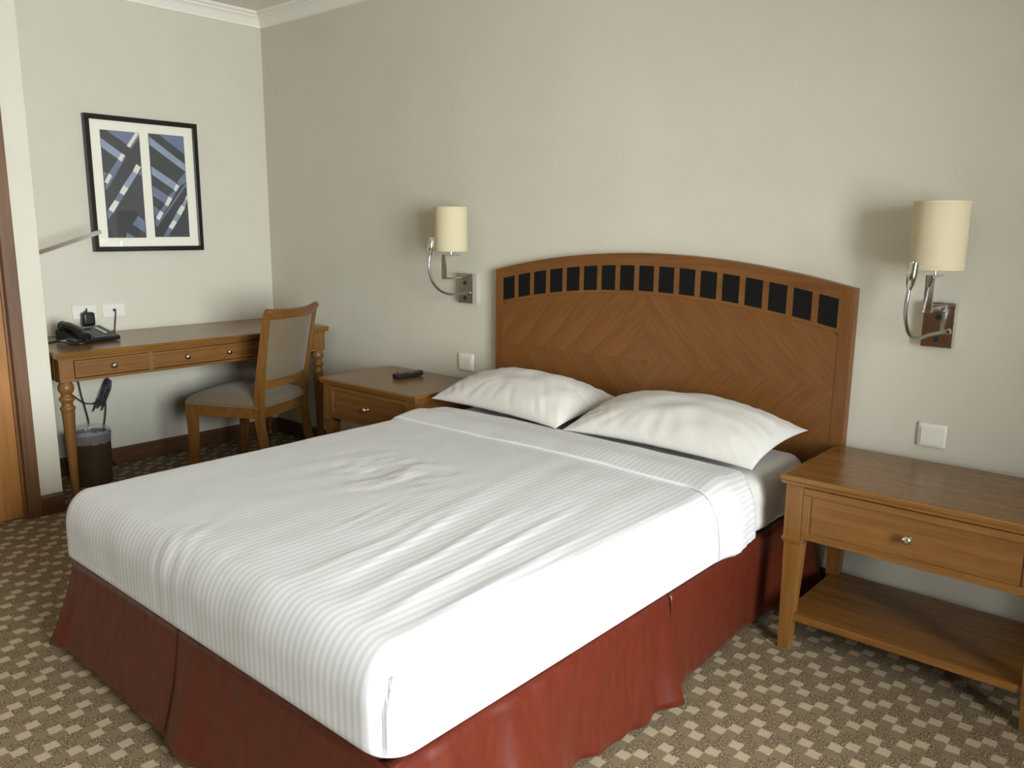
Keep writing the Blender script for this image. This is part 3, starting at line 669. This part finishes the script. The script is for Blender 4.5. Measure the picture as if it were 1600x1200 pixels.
# apron carcass
obj('apron_core', B(dx0 + 0.03, dy0 + 0.022, 0.622, AF - 0.019, dy1 - 0.022, AZ1), WOOD['Y'], desk)
obj('bottom_rail', B(AF - 0.019, dy0 + 0.020, AZ0, AF + 0.003, dy1 - 0.020, 0.630, bev=0.002), WOOD['Y'], desk)
obj('top_rail', B(AF - 0.019, dy0 + 0.020, AZ1 - 0.006, AF - 0.001, dy1 - 0.020, AZ1), WOOD['Y'], desk)
legy = (-1.505 + 0.80, -0.095 + 0.80)
for ly in legy: pass
blk = 0.064
for lx in (AF - blk / 2 + 0.004, dx0 + 0.045):
    for ly in legy:
        lg = obj('leg', lathe(nb(), [(0.012, 0.0), (0.0185, 0.004), (0.021, 0.012), (0.0205, 0.022), (0.016, 0.030), (0.0165, 0.04), (0.0185, 0.12), (0.0225, 0.28), (0.0265, 0.42), (0.0285, 0.468), (0.0290, 0.480), (0.0330, 0.486), (0.0335, 0.492), (0.0290, 0.498), (0.0245, 0.506), (0.0240, 0.516), (0.0285, 0.524), (0.0335, 0.530), (0.0340, 0.537), (0.0300, 0.543), (0.0240, 0.549), (0.0225, 0.556), (0.0265, 0.563), (0.0330, 0.573), (0.0355, 0.585), (0.0345, 0.597), (0.0290, 0.607), (0.026, 0.616)], (lx, ly, 0), seg=28), WOOD['Z'], desk, 50)
        bk = obj('corner_block', B(lx - blk / 2, ly - blk / 2, AZ0, lx + blk / 2, ly + blk / 2, AZ1, bev=0.002), WOOD['Z'], lg)
        if lx > 0:
            q = lx + blk / 2
            obj('block_groove', B(q - 0.001, ly - 0.024, AZ0 + 0.020, q + 0.0008, ly + 0.024, AZ1 - 0.012), GROOVE, lg)
            obj('block_panel', B(q - 0.001, ly - 0.0225, AZ0 + 0.0215, q + 0.0025, ly + 0.0225, AZ1 - 0.0135, bev=0.001), WOOD['Z'], lg)
for ya, yb, kn in ((-1.470, -1.120, (-1.295,)), (-1.100, -0.500, (-0.924, -0.690)), (-0.480, -0.130, (-0.305,))):
    panel_front('drawer', ya + 0.80, yb + 0.80, 0.634, AZ1 - 0.008, -AF - 0.001, desk, knobs=[k + 0.80 for k in kn], wm=WOOD['Y'], px=0.017, fx=fx)
for y_ in (-1.110, -0.490): obj('divider', B(AF - 0.019, y_ + 0.80 - 0.010, 0.630, AF + 0.003, y_ + 0.80 + 0.010, AZ1 - 0.006), WOOD['Z'], desk)
for y_, s in ((dy0 + 0.022, 1), (dy1 - 0.022, -1)): obj('side_panel', B(dx0 + 0.078, min(y_, y_ - s * 0.004), AZ0 + 0.004, AF - blk + 0.004, max(y_, y_ - s * 0.004), AZ1), WOOD['X'], desk)

# ---------------------------------------------------------------- chair
CT = 3.54
chair = thing('desk_chair', 'wooden desk chair with taupe upholstered seat and back', 'chair', (0.625, -0.574, 0), CT)
wf, wb, dp, zs = 0.242, 0.218, 0.2275, 0.400     # half widths, half depth (front = +x)
def leg_front(s):
    rings = [sq(dp - 0.022, s * (wf - 0.022), w_, z) if k == 0 else sq(dp - 0.022 + dx_, s * (wf - 0.022) + s * 0.0, w_, z) for k, (w_, z, dx_) in enumerate(((0.030, 0, 0.012), (0.034, 0.10, 0.006), (0.040, 0.22, 0.0), (0.046, 0.34, 0.002), (0.046, zs - 0.002, 0.002)))]
    rings[0] = sq(dp - 0.012, s * (wf - 0.022), 0.030, 0)
    return loft(nb(), rings)
for s in (-1, 1): obj('leg', leg_front(s), WOOD['Z'], chair, 40)
def stile_x(z): return -dp + 0.02 - (0.075 * (1 - z / 0.36) ** 1.6 if z < 0.36 else 0.0) - (0.088 * ((z - 0.40) / 0.52) ** 1.35 if z > 0.40 else 0)
def flare(z): return 0.012 * max(0.0, (z - 0.4) / 0.5) ** 1.5
for s in (-1, 1):
    rings = []
    for z, wx, wy in ((0, 0.030, 0.028), (0.08, 0.033, 0.030), (0.2, 0.038, 0.032), (0.33, 0.044, 0.034), (0.42, 0.046, 0.034), (0.5, 0.042, 0.034), (0.62, 0.036, 0.033), (0.75, 0.031, 0.032), (0.87, 0.027, 0.031), (0.905, 0.025, 0.030)):
        rings.append(sq(stile_x(z), s * (wb - 0.012 + flare(z)), wx, z, wy))
    obj('stile_leg', loft(nb(), rings), WOOD['Z'], chair, 50)
def curved_rail(z0, z1, th, bow, y, name, roll=0.0, mat=None):
    n = 16; rings = []
    for i in range(n + 1):
        v = -1 + 2 * i / n; yy = v * y; bx_ = -bow * (1 - v * v); zz = 0.006 * (v * v) * (1 if z1 > 0.8 else 0)
        xa, xb = stile_x(z0), stile_x(z1)
        rings.append([(xa + bx_ - th / 2, yy, z0), (xa + bx_ + th / 2, yy, z0), (xb + bx_ + th / 2, yy, z1 + zz), (xb + bx_ - roll * 0.5, yy, z1 + 0.006 + zz), (xb + bx_ - th / 2 - roll, yy, z1 + zz)])
    return obj(name, loft(nb(), rings), mat or WOOD['Y'], chair, 50)
curved_rail(0.868, 0.912, 0.028, 0.038, wb - 0.002, 'crest_rail', 0.012)
for s in (-1, 1):
    obj('scroll_end', lathe(nb(), [(0.004, -0.019), (0.014, -0.017), (0.0165, -0.010), (0.0165, 0.010), (0.014, 0.017), (0.004, 0.019)], (stile_x(0.912) - 0.006, s * (wb - 0.012 + flare(0.9)), 0.910), 'Y', 18), WOOD['Y'], chair, 50)
curved_rail(0.500, 0.548, 0.024, 0.026, wb - 0.028, 'lower_back_rail')
# upholstered back: padded curved slab
def back_pad():
    bm = nb(); n, m = 20, 14; F = {}; z0, z1 = 0.546, 0.872
    for side in (0, 1):
        for i in range(n + 1):
            for j in range(m + 1):
                v = -1 + 2 * i / n; h = j / m; z = z0 + (z1 - z0) * h
                bow = -(0.026 + 0.012 * h) * (1 - v * v); puff = 0.009 * (1 - abs(v) ** 6) * (1 - abs(2 * h - 1) ** 6)
                x = stile_x(z) + bow + (0.006 + puff if side else -0.006 - puff)
                F[(side, i, j)] = bm.verts.new((x, v * (wb - 0.024 + flare(z) * 0.9), z))
        for i in range(n):
            for j in range(m): bm.faces.new([F[(side, i, j)], F[(side, i + 1, j)], F[(side, i + 1, j + 1)], F[(side, i, j + 1)]])
    for i in range(n):
        for j in (0, m): bm.faces.new([F[(0, i, j)], F[(0, i + 1, j)], F[(1, i + 1, j)], F[(1, i, j)]])
    for j in range(m):
        for i in (0, n): bm.faces.new([F[(0, i, j)], F[(0, i, j + 1)], F[(1, i, j + 1)], F[(1, i, j)]])
    return bm
pad = obj('back_cushion', back_pad(), FABRIC, chair, 50)
tag(pad, 'taupe woven upholstery')
pts = [(stile_x(0.550) - 0.026 * (1 - v * v) - 0.013, v * (wb - 0.03), 0.550) for v in [k / 8 - 1 for k in range(17)]]
obj('piping', tube(nb(), pts, 0.003, 6, 2), FABRIC, pad, 60)
# seat rails
def seat_outline(inset, n=8):
    f, w1, w2 = dp - inset, wf - inset, wb - inset; r = -dp + 0.012 + inset
    P = []
    for k in range(n + 1): v = -1 + 2 * k / n; P.append((f + 0.030 * (1 - v * v), v * w1))       # bowed front
    for k in range(1, n): t = k / n; P.append((f + (r - f) * t, w1 + (w2 - w1) * t + 0.010 * math.sin(PI * t)))
    for k in range(n + 1): v = 1 - 2 * k / n; P.append((r - 0.020 * (1 - v * v), v * w2))
    for k in range(1, n): t = k / n; P.append((r + (f - r) * t, -(w2 + (w1 - w2) * t + 0.010 * math.sin(PI * t))))
    return P
bm = nb(); O = seat_outline(0.004); I = seat_outline(0.028)
loft(bm, [[(x, y, 0.345) for x, y in O], [(x, y, zs) for x, y in O], [(x, y, zs) for x, y in I], [(x, y, 0.345) for x, y in I], [(x, y, 0.345) for x, y in O]], cap=False); bmesh.ops.remove_doubles(bm, verts=bm.verts, dist=1e-6)
obj('seat_frame', bm, WOOD['Y'], chair, 50)
bm = nb(); rings = []
for ins, z in ((0.004, zs - 0.001), (0.0005, zs + 0.005), (-0.002, zs + 0.014), (0.002, zs + 0.026), (0.014, zs + 0.040), (0.035, zs + 0.052), (0.07, zs + 0.064), (0.11, zs + 0.071), (0.16, zs + 0.076), (0.20, zs + 0.078)):
    rings.append([(x, y, z) for x, y in seat_outline(ins)])
loft(bm, rings)
cu = obj('seat_cushion', bm, FABRIC, chair, 60); tag(cu, 'domed taupe woven seat')
pts = [(x, y, zs + 0.004) for x, y in seat_outline(-0.0015)]; obj('piping', tube(nb(), pts + [pts[0]], 0.003, 6, 2), FABRIC, cu, 60)

# ---------------------------------------------------------------- framed picture
pic = thing('framed_picture', 'black framed double abstract print in cream mount above the desk', 'picture', (0, -0.778, 1.195))
PA, PB, PZ0, PZ1 = -1.091, -0.467, 1.193, 1.908
def pc(x0, y0, z0, x1, y1, z1, **k): return B(x0, y0 + 0.778, z0 - 1.195, x1, y1 + 0.778, z1 - 1.195, **k)
fw = 0.026
for a in ((PA, PZ0, PB, PZ0 + fw), (PA, PZ1 - fw, PB, PZ1), (PA, PZ0 + fw, PA + fw, PZ1 - fw), (PB - fw, PZ0 + fw, PB, PZ1 - fw)):
    obj('frame_bar', pc(0.0, a[0], a[1], 0.032, a[2], a[3], bev=0.0015), BLACKM, pic)
mt = obj('mount_board', pc(0.004, PA + fw, PZ0 + fw, 0.018, PB - fw, PZ1 - fw), MATB, pic)
ARTL = [('B', [-975, 1830, -820, 1832, -870, 1763]), ('W', [-820, 1832, -799, 1829, -857, 1749, -873, 1758]), ('B', [-800, 1824, -800, 1808, -852, 1742, -857, 1749]), ('L', [-1007, 1789, -904, 1717, -925, 1685, -1007, 1741]), ('W', [-904, 1717, -886, 1708, -908, 1672, -926, 1685]), ('B', [-925, 1685, -908, 1672, -960, 1599, -980, 1608]), ('W', [-980, 1608, -962, 1596, -991, 1551, -1007, 1561]), ('B', [-886, 1705, -879, 1702, -990, 1531, -1005, 1520, -1004, 1552, -991, 1551]), ('B', [-1006, 1615, -989, 1607, -1007, 1569]), ('W', [-828, 1665, -803, 1649, -826, 1611, -850, 1626]), ('L', [-850, 1626, -826, 1611, -881, 1532, -907, 1549]), ('W', [-907, 1549, -881, 1532, -908, 1494, -932, 1509]), ('B', [-932, 1509, -908, 1494, -935, 1456, -960, 1469]), ('W', [-960, 1469, -935, 1456, -973, 1400, -997, 1418]), ('B', [-997, 1418, -973, 1400, -1004, 1363, -1005, 1398]), ('B', [-802, 1639, -802, 1600, -821, 1613]), ('B', [-840, 1386, -805, 1358, -805, 1292, -873, 1339]), ('B', [-909, 1295, -864, 1268, -915, 1267])]
ARTR = [('B', [-686, 1830, -545, 1832, -547, 1735]), ('L', [-746, 1818, -547, 1680, -547, 1639, -746, 1773]), ('L', [-745, 1658, -607, 1573, -624, 1535, -745, 1614]), ('B', [-746, 1552, -656, 1497, -682, 1459, -747, 1498]), ('W', [-608, 1569, -587, 1557, -611, 1524, -624, 1535]), ('B', [-547, 1639, -548, 1579, -587, 1557, -602, 1577]), ('W', [-656, 1498, -635, 1485, -664, 1440, -683, 1452]), ('B', [-625, 1531, -611, 1523, -635, 1485, -654, 1499]), ('W', [-713, 1416, -692, 1403, -720, 1362, -739, 1375]), ('B', [-683, 1452, -664, 1440, -692, 1403, -713, 1416]), ('B', [-745, 1443, -713, 1416, -739, 1375, -745, 1395]), ('B', [-739, 1375, -720, 1362, -740, 1329, -745, 1351]), ('B', [-549, 1575, -548, 1560, -739, 1321, -740, 1333]), ('W', [-547, 1508, -547, 1478, -560, 1487]), ('L', [-560, 1485, -547, 1476, -565, 1436, -580, 1451]), ('W', [-584, 1452, -563, 1436, -592, 1390, -615, 1409]), ('L', [-615, 1409, -592, 1390, -618, 1352, -640, 1367]), ('W', [-640, 1367, -618, 1352, -648, 1311, -669, 1326]), ('B', [-669, 1326, -648, 1311, -672, 1275, -702, 1275])]
for bounds, art in (((-1.010, -0.800, 1.266, 1.832), ARTL), ((-0.750, -0.545, 1.270, 1.834), ARTR)):
    ya, yb, za, zb = bounds; bm = nb()
    box(bm, 0.0175, ya + 0.778, za - 1.195, 0.0186, yb + 0.778, zb - 1.195)
    for k, (c, q) in enumerate(art):
        p = clip(clip(clip(clip([(q[i] / 1000, q[i + 1] / 1000) for i in range(0, len(q), 2)], -1, 0, -ya), 1, 0, yb), 0, -1, -za), 0, 1, zb)
        if len(p) < 3: continue
        f = bm.faces.new([bm.verts.new((0.0187 + 0.00004 * (k + 1), u + 0.778, v - 1.195)) for u, v in p]); f.material_index = {'B': 1, 'L': 2, 'W': 3}[c]
    o = obj('print', bm, [ARTD, ARTB, ARTL_, ARTW], pic)
obj('glazing', pc(0.0225, PA + fw, PZ0 + fw, 0.0245, PB - fw, PZ1 - fw), GLASS, pic)

# ---------------------------------------------------------------- rod on the alcove side wall
rod = thing('wall_rod', 'slim polished metal rod sticking out from the alcove side wall', 'rod', (0.3, -1.561, 1.17))
obj('mount_plate', B(-0.02, 0, -0.03, 0.02, 0.008, 0.03, bev=0.001), STEEL, rod)
bm = nb(); a, b = Vector((0, 0.004, 0.001)), Vector((0, 0.397, 0.1325)); t_ = (b - a).normalized(); u_ = Vector((1, 0, 0)); v_ = t_.cross(u_)
def rect(p, w, h): return [p + u_ * w + v_ * h, p - u_ * w + v_ * h, p - u_ * w - v_ * h, p + u_ * w - v_ * h]
loft(bm, [rect(a, 0.006, 0.010), rect(b, 0.006, 0.010)]); obj('bar', bm, CHROME, rod)
bm = nb(); loft(bm, [rect(b - t_ * 0.001, 0.0045, 0.007), rect(b + t_ * 0.001, 0.0045, 0.007)]); obj('hollow_shade', bm, BLACK, rod)  # shade inside the hollow tube end, painted as a black piece

# ---------------------------------------------------------------- outlets, plug, telephone, pad
def outlet(ya, yb, label, sock):
    t = thing('wall_outlet', label, 'outlet', (0, (ya + yb) / 2, 0.837), 0, 'outlets above the desk'); w = (yb - ya) / 2
    obj('cover_plate', B(0, -w, 0, 0.008, w, 0.072, bev=0.002), PLATE, t)
    obj('module_seam', B(0.0075, -0.019, 0.010, 0.0084, 0.019, 0.062), GAP, t)
    obj('socket', B(0.0075, -0.018, 0.011, 0.0095, 0.018, 0.061, bev=0.0008), PLATE, t)
    obj('socket_slot', B(0.0092, -0.007, 0.030, 0.0098, 0.007, 0.042), BLACK, t)
    return t
outlet(-1.225, -1.102, 'cream wall outlet plate with a black power adapter plugged in', 0)
outlet(-1.069, -0.946, 'cream wall outlet plate with a thin black phone cord', 1)
ad = thing('power_adapter', 'black square power adapter plugged into the wall outlet', 'adapter', (0.0095, -1.158, 0.800))
obj('adapter_body', B(0.0, -0.032, 0.0, 0.045, 0.032, 0.074, bev=0.012, seg=3), BLACK, ad, 50)
obj('face_panel', B(0.0445, -0.020, 0.014, 0.047, 0.020, 0.060, bev=0.002), BLACK, ad)
obj('cord_stub', tube(nb(), [(0.012, 0.0, 0.072), (0.010, 0.002, 0.084), (0.006, 0.001, 0.092)], 0.004, 8), BLACK, ad, 60)
obj('power_lead', tube(nb(), [(0.02, 0.0, 0.004), (0.022, 0.002, -0.018), (0.05, -0.01, -0.036), (0.09, -0.025, -0.0385)], 0.003, 8), BLACK, ad, 60)
pc_ = tag(obj('phone_cord', tube(nb(), [(0.009, -1.006, 0.876), (0.020, -1.005, 0.868), (0.021, -1.008, 0.83), (0.018, -1.013, 0.79), (0.018, -1.016, 0.764), (0.03, -1.03, 0.7615), (0.12, -1.10, 0.7615)], 0.0032, 8), BLACK, None, 60), 'thin black cord running from the outlet down to the desk', 'cord')
obj('plug', B(0.0095, -1.011, 0.868, 0.022, -1.001, 0.882, bev=0.002), BLACK, pc_)

ph = thing('telephone', 'black desk telephone with handset and keypad on the writing desk', 'telephone', (0.30, -1.27, 0.758), math.radians(8))
# phone faces +x (room); y across
bm = nb(); prof = [(-0.095, 0.004), (0.100, 0.004), (0.104, 0.016), (0.098, 0.024), (-0.085, 0.062), (-0.098, 0.052)]
loft(bm, [[(x * 0.97, y, z) for x, z in prof] if abs(y) > 0.108 else [(x, y, z) for x, z in prof] for y in (-0.112, -0.106, 0.106, 0.112)]); obj('phone_base', bm, BLACK, ph, 30)
for fx_, fy_ in ((-0.08, -0.09), (-0.08, 0.09), (0.085, -0.09), (0.085, 0.09)): obj('rubber_foot', lathe(nb(), [(0.008, 0), (0.008, 0.006)], (fx_, fy_, 0), seg=10), BLACK, ph)
def ptz(x): return 0.024 + (0.098 - x) * (0.038 / 0.183)
slope = math.atan2(0.038, 0.183)
hs = obj('handset', tube(nb(), [(-0.100, -0.070, ptz(-0.1) + 0.006), (-0.078, -0.070, ptz(-0.078) + 0.012), (-0.045, -0.070, ptz(-0.045) + 0.021), (0.0, -0.070, ptz(0) + 0.024), (0.045, -0.070, ptz(0.045) + 0.021), (0.082, -0.070, ptz(0.082) + 0.012), (0.104, -0.070, ptz(0.1) + 0.004)], lambda u: 0.021 + 0.009 * abs(2 * u - 1) ** 2 - 0.010 * (abs(2 * u - 1) > 0.97), 14, 6), BLACK, ph, 60)
for x in (-0.078, 0.078): obj('handset_cup', lathe(nb(), [(0.026, 0), (0.029, 0.006), (0.028, 0.022), (0.02, 0.028)], (x, -0.070, ptz(x) - 0.004), seg=18), BLACK, hs, 50)
obj('handset_cord', tube(nb(), [(0.106, -0.070, 0.03), (0.125, -0.085, 0.012), (0.115, -0.118, 0.006), (0.06, -0.128, 0.006), (0.02, -0.118, 0.008), (0.01, -0.110, 0.012)], 0.0055, 8), BLACK, hs, 60)
def key(x, y, w, h, mat, name): 
    bm = B(-h / 2, -w / 2, -0.003, h / 2, w / 2, 0.003, bev=0.001); bmesh.ops.transform(bm, matrix=Matrix.Translation((x, y, ptz(x) + 0.001)) @ Matrix.Rotation(slope, 4, 'Y'), verts=bm.verts); obj(name, bm, mat, ph)
for r_ in range(4):
    for c_ in range(3): key(0.035 + r_ * 0.0155, -0.012 + c_ * 0.020, 0.014, 0.010, GREYKEY, 'key')
key(-0.055, 0.012, 0.062, 0.030, BLACKM, 'display')
key(-0.004, 0.070, 0.018, 0.090, SCREEN, 'label_strip')
for r_ in range(5): key(-0.045 + r_ * 0.020, 0.095, 0.012, 0.010, GREYKEY, 'memory_key')
key(0.088, 0.008, 0.055, 0.010, GREYKEY, 'volume_bar')
pad_ = thing('desk_pad', 'thin grey pad with a shiny metal edge lying beside the telephone', 'pad', (0.20, -1.455, 0.758), math.radians(12))
obj('pad_sheet', B(-0.07, -0.075, 0, 0.068, 0.085, 0.008, bev=0.002), simple('grey_pad', (118, 114, 106), 0.5, var=0.05), pad_)
obj('metal_edge', B(0.066, -0.075, 0.0005, 0.073, 0.085, 0.010, bev=0.001), CHROME, pad_)

# ---------------------------------------------------------------- cords under the desk
cords = thing('cable_bundle', 'bundled black power cable hanging under the desk above the bin', 'cable', (0.05, -1.12, 0.30))
def cp(y, z, x=0.05): return (x - 0.075, y + 1.12, z - 0.30)
obj('cord', tube(nb(), [cp(-1.262, 0.622), cp(-1.255, 0.56), cp(-1.235, 0.505), cp(-1.225, 0.43), cp(-1.212, 0.36), cp(-1.20, 0.278), cp(-1.195, 0.14), cp(-1.17, 0.03), cp(-1.10, 0.006, 0.06)], 0.0035, 8), BLACK, cords, 60)
obj('cord', tube(nb(), [cp(-1.30, 0.47), cp(-1.264, 0.43), cp(-1.215, 0.385), cp(-1.17, 0.373), cp(-1.135, 0.385), cp(-1.11, 0.41)], 0.0035, 8), BLACK, cords, 60)
obj('cord', tube(nb(), [cp(-1.075, 0.622), cp(-1.077, 0.56), cp(-1.080, 0.50), cp(-1.09, 0.46)], 0.004, 8), BLACK, cords, 60)
obj('cord', tube(nb(), [cp(-1.098, 0.42), cp(-1.103, 0.34), cp(-1.112, 0.28), cp(-1.122, 0.22), cp(-1.12, 0.10), cp(-1.08, 0.006, 0.06)], 0.0035, 8), BLACK, cords, 60)
for k in range(6):
    o_ = (k - 2.5) * 0.0085; x_ = 0.05 + 0.004 * (k % 3)
    loop = [cp(-1.082 + o_ * 0.4, 0.50, x_), cp(-1.105 + o_, 0.44, x_ + 0.01), cp(-1.140 + o_, 0.36, x_ + 0.008), cp(-1.150 + o_, 0.330 + 0.016 * ((k * 3) % 5), x_), cp(-1.125 + o_, 0.37, x_ - 0.006), cp(-1.090 + o_, 0.44, x_ - 0.008), cp(-1.074 + o_ * 0.4, 0.49, x_)]
    obj('cord_loop', tube(nb(), loop, 0.0027, 7), BLACK, cords, 60)
obj('tie', lathe(nb(), [(0.016, -0.006), (0.018, 0.0), (0.016, 0.006)], cp(-1.092, 0.447), seg=14), BLACK, cords, 60)

# ---------------------------------------------------------------- waste bin
wbn = thing('waste_bin', 'dark brown round waste bin with a clear plastic liner under desk', 'bin', (0.25, -1.285, 0))
bm = nb(); lathe(bm, [(0.088, 0), (0.092, 0.004), (0.098, 0.262), (0.101, 0.266), (0.101, 0.270), (0.096, 0.270), (0.090, 0.010), (0.0, 0.009)], seg=40, cap=False)
bm.faces.new([v for v in bm.verts if abs(v.co.z) < 1e-6]) if False else None
obj('bin_body', bm, BINM, wbn, 40)
bm = nb(); rings = []
for k, (r_, z_) in enumerate(((0.1035, 0.225), (0.1040, 0.245), (0.1045, 0.268), (0.103, 0.284), (0.097, 0.293), (0.090, 0.285), (0.087, 0.25), (0.086, 0.15), (0.084, 0.02))):
    ring = []
    for i in range(72):
        a = 2 * PI * i / 72; j_ = nz(math.cos(a) * 5, math.sin(a) * 5, k * 0.7); top = 1 if 2 <= k <= 6 else 0.25
        ring.append(((r_ + 0.006 * j_ * top) * math.cos(a), (r_ + 0.006 * j_ * top) * math.sin(a), z_ + top * 0.016 * nz(math.cos(a) * 4, math.sin(a) * 4, 3.0) + (0.010 * j_ if k == 0 else 0)))
    rings.append(ring)
loft(bm, rings, cap=False); obj('bin_liner', bm, BAG, wbn, 180)

# ---------------------------------------------------------------- low cabinet on the wall facing the bed (behind the camera, mirrored in the chrome)
cab = thing('low_cabinet', 'long dark wood low cabinet against the wall facing the bed', 'cabinet', (2.6, FY + 0.29, 0))
DK = {ax: wood('dark_cabinet_wood_' + ax.lower(), ax, (96, 62, 38), (106, 70, 44), (82, 52, 32)) for ax in 'XZ'}
obj('cabinet_top', B(-1.25, -0.275, 0.78, 1.25, 0.275, 0.81, bev=0.004), DK['X'], cab)
obj('cabinet_body', B(-1.23, -0.27, 0.05, 1.23, 0.235, 0.78), DK['X'], cab)
obj('plinth', B(-1.2, -0.26, 0.0, 1.2, 0.21, 0.05), DK['X'], cab)
for k in range(4):
    d_ = obj('cabinet_door', B(-1.225 + k * 0.614, 0.235, 0.06, -1.225 + k * 0.614 + 0.606, 0.255, 0.775, bev=0.002), DK['Z'], cab)
    obj('knob', lathe(nb(), [(0.006, 0.254), (0.006, 0.262), (0.012, 0.268), (0.012, 0.276), (0.004, 0.280)], (-1.225 + k * 0.614 + (0.56 if k % 2 == 0 else 0.045), 0, 0.6), 'Y', 14), KNOB, d_, 50)
